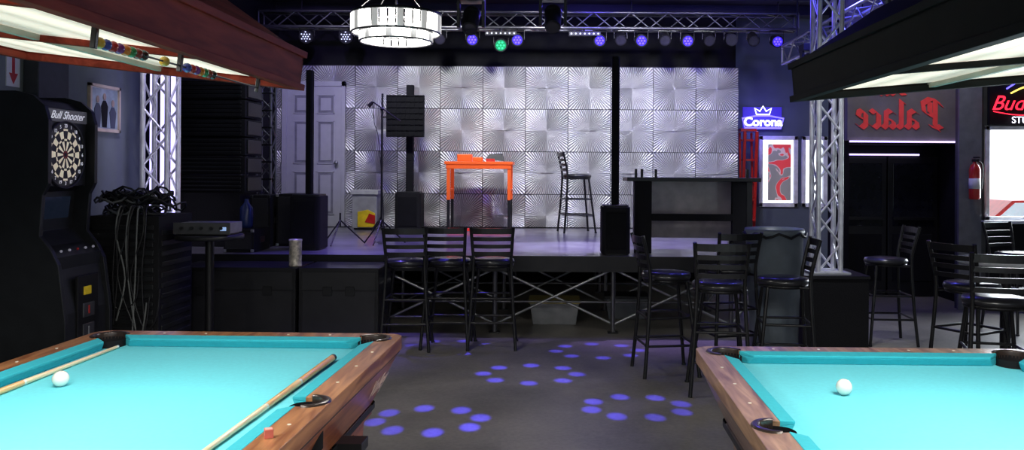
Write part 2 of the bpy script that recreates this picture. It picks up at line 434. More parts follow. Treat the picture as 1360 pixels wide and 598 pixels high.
mt=T1@Matrix.Translation((.657,.86,.65))@Matrix.Rotation(math.radians(90),4,'Z')@Matrix.Rotation(math.radians(90+24),4,'X')
t.data.transform(mt); child(t,t1)
IVB=M('ivory_ball',(.82,.80,.72),.12,coat=.8,var=.02)
for (x,y) in ((-1.80,3.01),(1.03,2.96)):
    o=Ob('cue_ball'); o.sph((x,y,.7705+.0285),.0285,IVB,n=32); o.build()
def cue(p_butt,p_tip):
    o=Ob('pool_cue'); a=Vector(p_butt); b=Vector(p_tip)
    W1=wood('cue_butt_wood',(.45,.16,.03),(.70,.34,.09)); W2=wood('cue_shaft_maple',(.72,.52,.28),(.85,.68,.42))
    def P(t): return a+(b-a)*t
    o.cyl(P(0),P(.015),.0145,BLKP); o.cyl(P(.015),P(.28),.0145,W1,r2=.0128); o.cyl(P(.28),P(.29),.0130,IVB)
    o.cyl(P(.29),P(.5),.0125,wood('cue_forearm',(.55,.26,.07),(.8,.5,.2)),r2=.0105); o.cyl(P(.5),P(.51),.0108,IVB); o.cyl(P(.51),P(.985),.0103,W2,r2=.0066); o.cyl(P(.985),P(.995),.0067,IVB); o.cyl(P(.995),P(1),.0066,M('cue_tip',(.1,.2,.3),.9))
    o.build()
cue((-1.945,2.36,.7855),(-1.935,3.66,.7785))
cue((-.925,3.44,.7855),(-.985,2.02,.7785))
o=Ob('chalk_cube'); o.cb((-.80,2.31,.8275),(.024,.024,.024),M('chalk_paper',(.6,.14,.1),.7),rot=(0,0,.4)); o.cb((-.80,2.31,.840),(.02,.02,.002),M('chalk',(.7,.35,.3),.9),rot=(0,0,.4)); o.build(.002)
# ------------------------------------------------------------------ table lamps
def diffuser():
    m=bpy.data.materials.new('prismatic_light_diffuser'); nt,N,L=nodes(m); b=N['Principled BSDF']
    tc=N.new('ShaderNodeTexCoord'); vo=N.new('ShaderNodeTexVoronoi'); vo.inputs['Scale'].default_value=70; vo.inputs['Randomness'].default_value=.1
    L.new(tc.outputs['Object'],vo.inputs['Vector'])
    sp=N.new('ShaderNodeSeparateXYZ'); L.new(tc.outputs['Object'],sp.inputs[0])
    tube=mth(N,L,'ABSOLUTE',mth(N,L,'SINE',mth(N,L,'MULTIPLY',sp.outputs[0],6.3)))
    s=mth(N,L,'ADD',mth(N,L,'MULTIPLY',tube,.75),.55)
    s=mth(N,L,'MULTIPLY',s,mth(N,L,'SUBTRACT',1.3,mth(N,L,'MULTIPLY',vo.outputs['Distance'],1.3)))
    b.inputs['Emission Color'].default_value=(1,.93,.76,1)
    L.new(s,b.inputs['Emission Strength']); b.inputs['Base Color'].default_value=(.4,.38,.33,1); b.inputs['Roughness'].default_value=.5
    return m
DIF=diffuser()
def hood(cx,cz,y0,y1,hw,roll,fm,beads=False):
    cy=(y0+y1)/2; hl=(y1-y0)/2
    T=Matrix.Translation((cx,cy,cz))@Matrix.Rotation(math.radians(roll),4,'Y')
    o=Ob('pool_table_light',T)
    th=.018;h=.115
    for s in (-1,1):
        o.box(*sorted((s*hw,s*(hw-th))),-hl,hl,0,h,fm); o.box(-hw,hw,*sorted((s*hl,s*(hl-th))),0,h,fm)
        o.box(*sorted((s*(hw+.012),s*(hw-.03))),-hl-.012,hl+.012,-.012,.01,fm); o.box(-hw,hw,*sorted((s*(hl+.012),s*(hl-.03))),-.012,.01,fm)
        o.box(*sorted((s*(hw+.01),s*(hw-.01))),-hl-.01,hl+.01,h-.01,h+.012,fm); o.box(-hw,hw,*sorted((s*(hl+.01),s*(hl-.01))),h-.01,h+.012,fm)
    r1=[(-hw,-hl,h),(hw,-hl,h),(hw,hl,h),(-hw,hl,h)]; k=.22; r2=[(-hw+k,-hl+k,h+.14),(hw-k,-hl+k,h+.14),(hw-k,hl-k,h+.14),(-hw+k,hl-k,h+.14)]
    o.hexa(r1,r2,fm)
    o.box(-hw+.03,hw-.03,-hl+.03,hl-.03,.016,.02,DIF)
    nb=3
    for i in range(1,nb):
        y=-hl+2*hl*i/nb; o.box(-hw+.02,hw-.02,y-.014,y+.014,-.004,.014,fm)
    o.box(-.012,.012,-hl,hl,-.002,.014,M('diffuser_divider',(.5,.46,.38),.5))
    if beads:
        xx=hw-.06
        o.cyl((xx,-.15,-.035),(xx,hl-.25,-.035),.003,BLK,n=6)
        for yy in (-.15,hl-.25,.25): o.box(xx-.006,xx+.006,yy-.006,yy+.006,-.05,.0,BLK)
        cols=[(.6,.4,.05),(.05,.08,.4),(.5,.03,.03),(.2,.03,.25),(.7,.2,.02),(.03,.25,.08),(.25,.04,.03),(.02,.02,.02)]
        y=-.13
        for i in range(16):
            c=cols[i%8]; m=M('score_bead_%d'%(i%8),c,.25,coat=.5)
            if i==8: y+=.08
            if i==9: y+=.10
            o.sph((xx,y,-.035),.013,m,n=12,sc=(1,.95,1)); y+=.027
    for sx in (-1,1):
        for sy in (-1,1):
            a=Vector((sx*.25,sy*(hl-.3),h+.14)); w=T@a
            o.T=Matrix(); 
            o.cyl(w,(w.x,w.y,3.99),.006,DSTEEL,n=6); o.T=T
    ob=o.build(.003)
    for i in range(3):
        for sx in (-.2,.2):
            p=T@Vector((sx,-hl+2*hl*(i+.5)/3,-.02)); spot('tube_%d'%i,p,(p.x,p.y,0),LAMP_E,(1,.98,.92),size=172,blend=.25,rad=.12,parent=ob)
    return ob
LAMP_E=28
MAH=wood('mahogany_lamp_wood',(.17,.020,.012),(.31,.045,.026),stretch=(9,1,9),coat=0,rough=.65,spec=.12)
hood(-1.42,1.913,.85,2.97,.5,6.,MAH,True)
hood(1.33,1.872,.8,2.97,.485,-5.,M('black_lamp_wood',(.010,.010,.010),.7,spec=.12),False)
# ------------------------------------------------------------------ electronic dart machine
o=Ob('electronic_dart_machine')
y0,y1=5.68,6.29
prof=[(-4.04,0),(-3.43,0),(-3.43,.12),(-3.40,.16),(-3.40,.55),(-3.45,.86),(-3.44,.95),(-3.56,1.02),(-3.66,1.12),(-3.64,1.40),(-3.56,1.44),(-3.56,1.93),(-3.59,2.0),(-3.66,2.05),(-3.75,2.07),(-3.95,2.07),(-4.04,2.02)]
o.prism(prof,y0+.03,y1-.03,BLKP,axis='y')
ck=[(-4.04,0),(-3.40,0),(-3.37,.1),(-3.37,.5),(-3.42,.9),(-3.47,1.0),(-3.55,1.1),(-3.53,1.38),(-3.49,1.46),(-3.49,1.9),(-3.52,2.0),(-3.6,2.07),(-3.72,2.1),(-3.95,2.1),(-4.04,2.05)]
o.prism(ck,y0,y0+.04,BLKP,axis='y'); o.prism(ck,y1-.04,y1,BLKP,axis='y')
o.box(-3.6,-3.545,y0+.05,y1-.05,1.90,1.99,M('marquee_panel',(.03,.03,.035),.3,emit=(.25,.25,.3),es=.12))
cyb,czb,xf=5.985,1.665,-3.553
def sector(r0,r1,a0,a1,m,x=xf):
    n=3; vs=[];
    for i in range(n+1):
        t=a0+(a1-a0)*i/n
        vs+= [(x,cyb+r0*math.sin(t),czb+r0*math.cos(t)),(x,cyb+r1*math.sin(t),czb+r1*math.cos(t))]
    o.add(vs,[(2*i,2*i+1,2*i+3,2*i+2) for i in range(n)],m)
CR=M('dart_cream',(.75,.68,.5),.6,emit=(.8,.7,.5),es=.42); DK=M('dart_black',(.02,.02,.02),.6)
o.cyl((-3.565,cyb,czb),(-3.555,cyb,czb),.235,BLKP,n=40)
o.tube([(-3.555,cyb+.24*math.sin(2*pi*i/40),czb+.24*math.cos(2*pi*i/40)) for i in range(40)],.012,BLKP,n=8,closed=True)
RD=M('dart_red',(.3,.04,.03),.6)
for k in range(20):
    a0=(k-.5)*pi/10+.01; a1=(k+.5)*pi/10-.01
    A,B=(DK,CR) if k%2==0 else (CR,DK)
    sector(.03,.098,a0,a1,A); sector(.101,.115,a0,a1,B); sector(.118,.17,a0,a1,A); sector(.173,.188,a0,a1,B)
for k in range(20): sector(.001,.013,k*pi/10,(k+1)*pi/10,DK,x=xf+.001); sector(.014,.028,k*pi/10,(k+1)*pi/10,RD)
SCR=M('dark_screen',(.01,.012,.02),.12,emit=(.03,.05,.1),es=.12)
o.hexa([(-3.66,5.78,1.16),(-3.66,6.19,1.16),(-3.66,6.19,1.16),(-3.66,5.78,1.16)],[(-3.632,5.78,1.36),(-3.632,6.19,1.36),(-3.64,6.19,1.36),(-3.64,5.78,1.36)],SCR)
for yy in (5.8,5.9,6.0,6.1,6.2): o.sph((-3.47,yy,.985),.010,E('button_white',(.5,.5,.6),.2) if yy!=6.0 else RED,n=10)
o.box(-3.405,-3.385,5.86,6.12,.25,.8,BLK)
o.box(-3.39,-3.378,5.93,6.02,.66,.72,YEL)
for zz in (.35,.5): o.box(-3.39,-3.378,5.92,6.06,zz,zz+.1,DSTEEL); o.box(-3.38,-3.374,5.98,5.995,zz+.02,zz+.08,RED if zz>.4 else STEEL)
dm=o.build(.006)
WT=M('white_print',(.8,.8,.82),.5,emit=(.8,.8,.9),es=.5)
for k,nmb in enumerate([20,1,18,4,13,6,10,15,2,17,3,19,7,16,8,11,14,9,12,5]):
    t=-k*pi/10
    text('number_%d'%nmb,str(nmb),.036,(xf+.002,cyb-.208*math.sin(t),czb+.208*math.cos(t)),(pi/2,0,pi/2),WT,dm,ext=.0005)
text('marquee_script','Bull Shooter',.08,(-3.54,5.985,1.945),(pi/2,0,pi/2),WT,dm,ext=.001,shear=.5)
# ---- left wall things
o=Ob('picture_frame'); yy0,yy1=7.22,7.72; z0,z1=1.9,2.32
FR=M('pale_frame',(.62,.5,.38),.5)
for (a,b,c,d) in ((yy0,yy1,z0,z0+.025),(yy0,yy1,z1-.025,z1),(yy0,yy0+.025,z0,z1),(yy1-.025,yy1,z0,z1)): o.box(-4.1,-4.07,a,b,c,d,FR)
o.box(-4.099,-4.085,yy0+.02,yy1-.02,z0+.02,z1-.02,M('photo_mat',(.6,.6,.58),.5))
o.box(-4.085,-4.082,yy0+.04,yy1-.04,z0+.035,z1-.035,M('photo_print',(.30,.38,.42),.3,scale=7,var=.4))
for i,(yq,hh) in enumerate(((7.35,.0),(7.46,.03),(7.60,-.02))):
    o.prism([(yq-.035,1.94),(yq+.035,1.94),(yq+.055,2.10+hh),(yq+.02,2.15+hh),(yq-.02,2.15+hh),(yq-.055,2.10+hh)],-4.082,-4.078,BLKM if i%2 else M('photo_suit',(.05,.06,.09),.6),axis='x'); o.sph((-4.079,yq,2.185+hh),.028,M('photo_skin',(.4,.3,.24),.6),n=10,sc=(.1,1,1.2))
o.build()
o=Ob('arrow_sign'); o.box(-4.1,-4.092,6.15,6.30,2.18,2.46,WHITE)
o.prism([(6.225,2.2),(6.275,2.28),(6.24,2.28),(6.24,2.44),(6.21,2.44),(6.21,2.28),(6.175,2.28)],-4.092,-4.089,RED,axis='x'); o.build()
o=Ob('subwoofer_speaker'); o.box(-3.74,-3.17,6.6,7.2,0,1.19,BLKC)
for i in range(16): o.box(-3.70,-3.21,6.585,6.6,.06+i*.068,.10+i*.068,BLKP)
for i in range(12): o.box(-3.17,-3.16,6.64,7.16,.1+i*.085,.14+i*.085,BLKP)
o.build(.008)
o=Ob('cable_bundle'); CB=M('cable_rubber',(.014,.014,.016),.4); CB2=M('cable_grey',(.16,.17,.17),.5)
for i in range(38):
    cx=-3.45+random.uniform(-.2,.2); cy=6.85+random.uniform(-.15,.1); r=random.uniform(.07,.16); zc=1.2+random.uniform(.01,.17)
    ph=random.uniform(0,6.28); tl=random.uniform(-.05,.05)
    pts=[(cx+r*math.cos(ph+2*pi*k/14),cy+.7*r*math.sin(ph+2*pi*k/14),max(1.2,zc+tl*math.cos(2*pi*k/14)+.03*math.sin(3*2*pi*k/14+i))) for k in range(14)]
    o.tube(pts,.009,CB if i%6 else CB2,n=6,closed=True)
for i in range(9):
    x=-3.52+i*.03+random.uniform(-.02,.02); zb=random.uniform(.02,.55)
    pts=[(x,6.75,1.22),(x+.01,6.62,1.26),(x+random.uniform(-.03,.05),6.555,1.05),(x+random.uniform(-.08,.1),6.55,.7),(x+random.uniform(-.06,.12),6.555,zb)]
    if i%2: pts+=[(x+.14,6.55,zb+.06),(x+.17,6.555,zb+.3)]
    o.tube(pts,.007,CB if i%3 else CB2,n=6,smoothpts=6)
o.build()
# ------------------------------------------------------------------ trusses
o=Ob('stage_truss_tower'); o.truss((-3.65,7.62,.02),(-3.65,7.62,3.97),.27,CHROME,rc=.024,rd=.011); o.box(-3.85,-3.45,7.42,7.82,0,.02,BLK)
LEDW=E('led_tube_lavender',(.56,.52,1.),2.)
for xx in (-3.86,-3.76,-3.66):
    o.box(xx-.035,xx+.035,7.915,7.95,1.0,3.4,BLK); o.cyl((xx,7.895,1.15),(xx,7.895,3.35),.024,LEDW)
o.box(-3.90,-3.62,7.80,7.95,.98,1.0,BLK)
tw=o.build()
o=Ob('truss_base_box'); o.box(2.2,2.78,7.36,7.94,0,.64,BLKC); o.box(2.19,2.79,7.35,7.95,.62,.655,BLK); o.build(.008)
o=Ob('stage_truss_tower'); o.truss((2.475,7.62,.67),(2.475,7.62,3.97),.25,CHROME,rc=.024,rd=.011); o.box(2.3,2.65,7.45,7.8,.656,.67,CHROME); o.build()
o=Ob('lighting_truss'); o.truss((-4.05,11.3,3.62),(3.25,11.3,3.62),.25,DSTEEL,rc=.02,rd=.009)
for x in (-3.5,-1.,1.,3.): o.cyl((x,11.3,3.74),(x,11.3,3.99),.01,BLK)
o.build()
o=Ob('lighting_truss'); o.truss((3.12,11.1,3.15),(3.12,5.6,3.15),.27,STEEL,rc=.02,rd=.01)
for y in (6,8.5,10.8): o.cyl((3.12,y,3.27),(3.12,y,3.99),.01,BLK)
o.build()
for x,y in ((-3.66,9.9),(-3.43,9.75)):
    o=Ob('speaker_rigging_frame'); o.truss((x,y,.772),(x,y,2.62),.2,M('dark_rig',(.16,.16,.18),.35,.6),rc=.016,rd=.01,step=.17)
    for k in range(9): o.box(x-.1,x+.1,y-.1,y-.085,.85+k*.2,.87+k*.2,BLK)
    o.build()
o=Ob('line_array_speaker'); 
for k in range(6):
    z=1.32+k*.2
    o.box(-4.04,-3.3,8.75,9.25,z,z+.185,BLKC)
    for q in range(4): o.box(-4.0,-3.34,8.735,8.75,z+.02+q*.042,z+.04+q*.042,BLK)
    o.box(-3.3,-3.285,8.8,9.2,z+.02,z+.165,BLK)
o.box(-4.04,-3.35,8.75,9.25,.753,1.32,BLKC); o.build(.004)
def cabinet(name,x0,x1,y0,y1,z0,z1,trim=False):
    o=Ob(name); o.box(x0,x1,y0,y1,z0,z1,BLKC)
    o.box(x0+.02,x1-.02,y0-.012,y0,z0+.03,z1-.03,M('speaker_grille',(.02,.02,.022),.5,.4,scale=250,bump=.6))
    for s in ((x0,z0),(x1,z0),(x0,z1),(x1,z1)):
        o.cb((s[0]+(.015 if s[0]==x0 else -.015),y0+.0,s[1]+(.015 if s[1]==z0 else -.015)),(.03,.03,.03),STEEL if trim else BLK)
    o.box(x1,x1+.008,(y0+y1)/2-.07,(y0+y1)/2+.07,(z0+z1)/2-.03,(z0+z1)/2+.03,BLK)
    return o.build(.006)
cabinet('stage_speaker',-3.24,-3.03,8.75,9.15,.753,1.30)
cabinet('stage_speaker',-3.0,-2.72,8.85,9.3,.753,1.31,True)
cabinet('flight_case',-3.28,-2.98,8.15,8.6,.753,.98,True)
o=Ob('water_jug'); o.lathe([(.001,0),(.06,0),(.065,.03),(.065,.2),(.02,.26),(.02,.29),(.001,.29)],(-3.13,8.35,.983),M('blue_plastic',(.015,.03,.12),.25),n=18); o.build()
for (a,b) in ((-3.38,-2.3),(-2.27,-1.57)):
    o=Ob('road_case'); o.box(a,b,7.3,7.85,.03,.70,M('black_laminate',(.014,.014,.017),.3,coat=.3)); 
    for x in (a,b-.03): o.box(x,x+.03,7.295,7.3,.03,.70,BLK)
    o.box(a,b,7.293,7.3,.67,.705,BLK); o.box(a,b,7.293,7.3,.5,.51,BLK)
    for x in (a+.25,b-.25): o.box(x-.04,x+.04,7.288,7.295,.46,.54,BLK)
    for x in (a+.08,b-.08):
        for y in (7.4,7.75): o.cyl((x-.015,y,.03),(x+.015,y,.03),.03,BLKP)
    o.build(.005)
o=Ob('metal_canister'); TIN=M('printed_tin',(.55,.5,.42),.35,.3,scale=30,var=.6)
o.lathe([(.001,0),(.055,0),(.057,.01),(.055,.02),(.055,.22),(.058,.225),(.058,.24),(.001,.245)],(-2.34,7.42,.706),TIN); o.build()
o=Ob('pub_table'); o.lathe([(.001,.99),(.26,.99),(.27,1.0),(.27,1.02),(.26,1.03),(.001,1.03)],(-2.87,6.85,0),BLKP); o.cyl((-2.87,6.85,.03),(-2.87,6.85,.99),.035,BLK); o.lathe([(.001,0),(.24,0),(.24,.015),(.06,.05),(.001,.05)],(-2.87,6.85,0),BLK); o.build()
o=Ob('power_amplifier'); o.box(-3.08,-2.66,6.7,7.0,1.045,1.13,M('amp_case',(.22,.22,.22),.45,.5)); o.box(-3.10,-2.64,6.69,6.7,1.04,1.135,M('amp_face',(.09,.09,.095),.4,.5))
for k in range(5): o.cyl((-3.03+k*.08,6.69,1.09),(-3.03+k*.08,6.675,1.09),.014,BLKP,n=12)
o.box(-2.72,-2.67,6.685,6.69,1.07,1.10,E('amp_led_display',(.4,.6,1.),.6))
for a in (-3.05,-2.7): o.box(a,a+.03,6.74,6.96,1.031,1.045,BLKP)
o.build(.003)
# ------------------------------------------------------------------ column PA speakers
def column(x0,x1,y,z1,ztop,cw):
    o=Ob('column_pa_speaker'); cx=(x0+x1)/2; d=.36
    hw=(x1-x0)/2
    o.prism([(cx+p,y+d/2+q) for p,q in rrect(hw,d/2,.05)],.765,z1,BLKC)
    o.prism([(cx+p,y+d/2+q) for p,q in rrect(hw*.93,d/2*.95,.05)],.753,.765,BLK)
    o.prism([(cx+p,y+d/2+q) for p,q in rrect(hw*.9,d/2*.9,.05)],z1,z1+.02,BLKP)
    o.box(cx-hw*.72,cx+hw*.72,y-.008,y+.001,.81,z1-.05,BLKM)
    o.prism([(cx+p,y+d/2+q) for p,q in rrect(cw/2,.05,.02)],z1+.02,ztop,BLKM)
    o.prism([(cx+p,y+d/2-.045+q) for p,q in rrect(cw/2*.75,.01,.004)],z1+.3*(ztop-z1),ztop-.03,BLKM)
    o.build(.003)
column(-2.72,-2.41,8.4,1.30,2.6,.065); column(-2.23,-1.87,11.35,1.26,2.76,.10); column(.44,.72,8.1,1.22,2.72,.075)
o=Ob('stage_monitor_panel'); o.box(-2.33,-1.82,11.28,11.34,2.03,2.6,BLKM)
for k in range(9): o.box(-2.33+k*.062,-2.32+k*.062,11.265,11.28,2.03,2.6,BLKM)
for k in range(8): o.box(-2.33,-1.82,11.265,11.28,2.04+k*.078,2.05+k*.078,BLKM)
o.cyl((-2.39,11.30,.76),(-2.39,11.30,2.62),.014,BLK); o.cyl((-2.39,11.30,2.3),(-2.3,11.32,2.3),.012,BLK)
for a in (2.6,3.9,5.2): o.cyl((-2.39,11.3,.95),(-2.39+.16*math.cos(a),11.3+.16*math.sin(a),.76),.009,BLK)
o.build()
def mic(x,y,boom=True,h=1.5):
    o=Ob('microphone_stand')
    o.cyl((x,y,.95),(x,y,.75+h),.010,BLK,n=10)
    for a in (.4,2.5,4.6): o.cyl((x,y,1.02),(x+.27*math.cos(a),y+.27*math.sin(a),.76),.008,BLK)
    if boom:
        o.cyl((x+.2,y,.62+h),(x-.10,y,.83+h),.008,BLK); o.sph((x,y,.75+h),.022,BLK,n=10)
        o.cyl((x-.10,y,.83+h),(x-.15,y,.78+h),.015,BLK,r2=.026); o.tube([(x-.1,y,.83+h),(x-.08,y-.02,.6+h),(x-.03,y-.02,.4+h),(x+.02,y,1.2),(x+.05,y-.1,.77)],.004,CB,n=5,smoothpts=6)
    o.build()
mic(-1.95,9.2); mic(-2.38,9.1,False,.35)
o=Ob('drinks_cooler'); o.box(-2.82,-2.48,11.4,11.8,.775,1.24,M('cooler_grey',(.33,.33,.34),.5)); o.box(-2.84,-2.46,11.38,11.82,1.24,1.30,M('cooler_lid',(.5,.5,.5),.5))
o.prism([(-2.74,.79),(-2.50,.79),(-2.50,.98),(-2.60,1.03),(-2.74,1.0)],11.385,11.4,YEL,axis='y')
o.prism([(-2.64,.86),(-2.50,.83),(-2.50,.95),(-2.58,.98)],11.380,11.386,RED,axis='y'); o.box(-2.8,-2.5,11.42,11.78,.753,.775,BLKP); o.build(.008)
# ------------------------------------------------------------------ orange table
o=Ob('orange_folding_table'); ax,bx=-1.52,-.6; y=11.15
o.box(ax,bx,y,y+.5,1.66,1.70,ORANGE); o.box(ax+.02,bx-.02,y+.01,y+.03,1.60,1.66,ORANGE)
for x in (ax+.03,bx-.07):
    for yy in (y+.02,y+.44):
        o.box(x,x+.045,yy,yy+.045,1.18,1.66,ORANGE); o.box(x+.003,x+.042,yy+.003,yy+.042,.753,1.18,BLK)
    o.box(x,x+.045,y+.06,y+.44,1.3,1.33,ORANGE)
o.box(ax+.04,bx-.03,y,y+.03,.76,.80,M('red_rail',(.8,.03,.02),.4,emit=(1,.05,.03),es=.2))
o.build(.004)
o=Ob('cash_box'); o.box(-1.36,-1.17,11.25,11.45,1.701,1.80,ORANGE); o.box(-1.15,-1.02,11.25,11.4,1.701,1.76,ORANGE); o.build(.01)
o=Ob('card_reader'); o.box(-.97,-.85,11.25,11.4,1.701,1.74,RED); o.hexa([(-.97,11.25,1.74),(-.72,11.25,1.701),(-.72,11.42,1.701),(-.97,11.42,1.74)],[(-.93,11.28,1.80),(-.75,11.28,1.79),(-.75,11.4,1.81),(-.93,11.4,1.81)],BLKP); o.build()
# ------------------------------------------------------------------ DJ counter at stage right
o=Ob('dj_counter'); y=8.3
o.box(.70,2.04,y-.03,y+.55,1.475,1.515,BLK)
o.box(.78,.95,y,y+.08,.753,1.475,BLKC); o.box(1.76,1.90,y,y+.08,.753,1.475,BLKC); o.box(.95,1.76,y,y+.05,1.08,1.15,BLKC)
o.box(.80,1.90,y+.40,y+.44,.88,1.475,M('grey_laminate',(.42,.37,.38),.3,coat=.4)); o.box(.82,.88,y+.45,y+.53,.753,1.475,BLK); o.box(1.82,1.88,y+.45,y+.53,.753,1.475,BLK)
for x in (.78,.84,.98,1.9): o.box(x,x+.025,y+.02,y+.05,1.515,1.60,BLK)
o.box(1.90,1.96,y,y+.05,.753,1.475,BLK)
o.build(.004)
# ------------------------------------------------------------------ trash barrel & right tables
o=Ob('trash_barrel'); BG=M('blue_grey_plastic',(.15,.18,.215),.4,bump=.1,scale=6)
o.lathe([(.001,0),(.19,0),(.2,.02),(.215,.5),(.222,.52),(.222,.56),(.228,.58),(.24,1.02),(.25,1.03),(.255,1.06),(.25,1.09),(.235,1.09),(.225,1.0),(.2,.2),(.001,.2)],(1.87,7.12,0),BG,n=36)
o.tube([(1.87+.262*math.cos(a*.2),7.12+.262*math.sin(a*.2),1.04+.02*math.sin(a*1.7)) for a in range(31)],.012,BLKP,n=6)
o.build()
o=Ob('pub_table'); c=(3.55,6.55,0); o.lathe([(.001,.86),(.34,.86),(.36,.87),(.36,.895),(.34,.90),(.001,.90)],c,M('white_laminate',(.65,.66,.7),.2,coat=.5),n=40); o.cyl((c[0],c[1],.03),(c[0],c[1],.86),.04,BLK); o.lathe([(.001,0),(.28,0),(.28,.015),(.06,.05),(.001,.05)],c,BLK); o.build()
# ------------------------------------------------------------------ vestibule with mural
BW=M('brown_grey_mural_wall',(.17,.15,.145),.7,var=.15,scale=5)
o=Ob('wall_vestibule'); o.box(3.5,4.95,10.0,10.1,1.97,4,BW); o.box(3.5,3.56,10.1,10.7,0,4,BLKM); o.box(4.89,4.95,9.72,10.7,0,4,BLKM)
o.box(3.56,4.89,10.62,10.7,0,4,BLKM); o.box(3.56,4.89,10.1,10.62,1.93,1.97,BLKM); wv=o.build()
BLT={'P':(1.2,[[(.3,1.55),(.3,.1),(.1,-.12)],[(-.05,1.25),(.2,1.55),(.6,1.65),(1.,1.4),(.92,.9),(.6,.7),(.3,.78)],[(-.05,.12),(.25,0),(.55,.12)],[(.6,1.5),(.6,.85)]]),
 'a':(.85,[[(.1,.85),(.3,1),(.55,.85),(.55,.15),(.72,0)],[(.55,.55),(.15,.4),(.1,.15),(.3,0),(.55,.2)]]),
 'l':(.45,[[(.0,1.4),(.15,1.55),(.15,.15),(.35,0)]]),
 'c':(.72,[[(.55,.85),(.35,1),(.12,.8),(.12,.2),(.35,0),(.58,.15)]]),
 'e':(.75,[[(.12,.45),(.55,.65),(.5,.9),(.32,1),(.12,.8),(.12,.2),(.35,0),(.58,.15)]]),
 's':(.7,[[(.6,.9),(.35,1),(.1,.8),(.5,.35),(.4,.05),(.05,.1)]])}
def blackletter(body,xr,zb,s,m,y=9.985):
    o=Ob('mural_lettering'); cx=0
    for ch in body:
        adv,st=BLT[ch]
        for line in st:
            for (p,q) in zip(line[:-1],line[1:]):
                n=(.13,.10); pts=[(p[0]-n[0],p[1]-n[1]),(q[0]-n[0],q[1]-n[1]),(q[0]+n[0],q[1]+n[1]),(p[0]+n[0],p[1]+n[1])]
                W=[(xr-s*(cx+a),zb+s*b) for a,b in pts]
                o.prism(W,y,y+.012,m,axis='y'); y+=.00003
        cx+=adv
    r=o.build(); child(r,wv); return r
MR=M('mural_red_glow',(.75,.06,.06),.6,emit=(.8,.04,.04),es=.16)  # painted letters, self-glow added so the red reads brighter
blackletter('Palace',4.62,2.12,.215,MR)
blackletter('sla',4.2,2.52,.17,MR)
LS=E('led_strip',(.58,.46,1.),2.4)
o=Ob('led_strip_light'); o.box(3.52,4.9,9.965,9.985,1.945,1.965,LS); o.build()
o=Ob('led_strip_light'); o.box(3.62,4.6,10.52,10.54,1.80,1.82,LS); o.build()
o=Ob('door_2')
for a,b in ((3.6,4.2),(4.22,4.85)):
    o.box(a,b,10.56,10.6,.01,1.78,BLK); o.box(a+.06,b-.06,10.55,10.56,.9,1.7,M('dark_glass',(.012,.013,.018),.08)); o.box(a+.06,b-.06,10.55,10.56,.2,.8,BLKM)
    o.box(a+.05,b-.05,10.5,10.53,.98,1.02,BLK)
    for q in (a+.07,b-.07): o.cyl((q,10.53,1.0),(q,10.56,1.0),.01,DSTEEL)
o.build(.004)
FW=M('charcoal_wall',(.05,.052,.06),.6)
wall_holes('wall_facade',9.6,.12,4.67,7.5,0,4,[(4.97,6.6,1.06,2.10)],FW,lowmat=BLKM)
o=Ob('trim_3'); o.box(4.64,4.90,9.56,9.6,0,4,M('grey_post',(.14,.145,.16),.6)); o.build()
WF=M('white_window_frame',(.75,.76,.8),.4)
o=Ob('window_1')
for (a,b,c,d) in ((4.95,6.62,1.03,1.08),(4.95,6.62,2.08,2.13),(4.95,5.0,1.03,2.13),(6.57,6.62,1.03,2.13),(5.75,5.79,1.06,2.1)): o.box(a,b,9.57,9.63,c,d,WF)
o.box(4.9,6.66,9.5,9.6,1.0,1.035,WF); o.build(.004)
def poster():
    m=bpy.data.materials.new('window_poster'); nt,N,L=nodes(m); b=N['Principled BSDF']
    tc=N.new('ShaderNodeTexCoord'); nz=N.new('ShaderNodeTexNoise'); nz.inputs['Scale'].default_value=3.2; nz.inputs['Detail'].default_value=1.5; nz.inputs['Distortion'].default_value=1.2
    L.new(tc.outputs['Object'],nz.inputs[0]); cr=N.new('ShaderNodeValToRGB'); cr.color_ramp.interpolation='CONSTANT'
    e=cr.color_ramp.elements; e[0].position=0; e[0].color=(.20,.19,.20,1); e[1].position=.47; e[1].color=(.50,.38,.40,1)
    x=e.new(.50); x.color=(.62,.05,.06,1); x=e.new(.60); x.color=(.40,.33,.36,1)
    L.new(nz.outputs[0],cr.inputs[0]); L.new(cr.outputs[0],b.inputs['Base Color']); L.new(cr.outputs[0],b.inputs['Emission Color']); b.inputs['Emission Strength'].default_value=.5
    return m
def winb(name,x0,x1,red):
    o=Ob(name)
    for (a,b,c,d) in ((x0-.03,x1+.03,1.04,1.10),(x0-.03,x1+.03,2.09,2.15),(x0-.03,x0+.03,1.04,2.15),(x1-.03,x1+.03,1.04,2.15)): o.box(a,b,12.96,13.03,c,d,WF)
    if red: o.box(x0+.12,x1-.07,13.0,13.01,1.14,2.02,poster())
    o.build(.004)
winb('window_2',3.19,3.74,True); winb('window_3',3.86,4.2,False)
SKY=E('overcast_daylight',(.86,.93,1.),1.7)
o=Ob('exterior_backdrop'); o.box(4.98,9.5,12.4,12.45,-.05,4.5,SKY); o.box(2.7,4.7,14.2,14.25,.3,3.5,SKY); o.build()
o=Ob('parked_car')
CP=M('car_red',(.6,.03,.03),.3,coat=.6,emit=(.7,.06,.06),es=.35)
pr=[(5.3,.25),(5.25,.7),(5.4,.92),(5.8,1.0),(6.05,1.22),(6.8,1.24),(7.1,1.0),(7.5,.92),(7.55,.3)]
o.prism(pr,11.0,12.0,CP,axis='y'); o.prism([(5.88,1.01),(6.08,1.19),(6.76,1.21),(7.02,1.01)],10.99,11.0,M('car_glass',(.5,.55,.6),.1,emit=(.6,.7,.8),es=.8),axis='y')
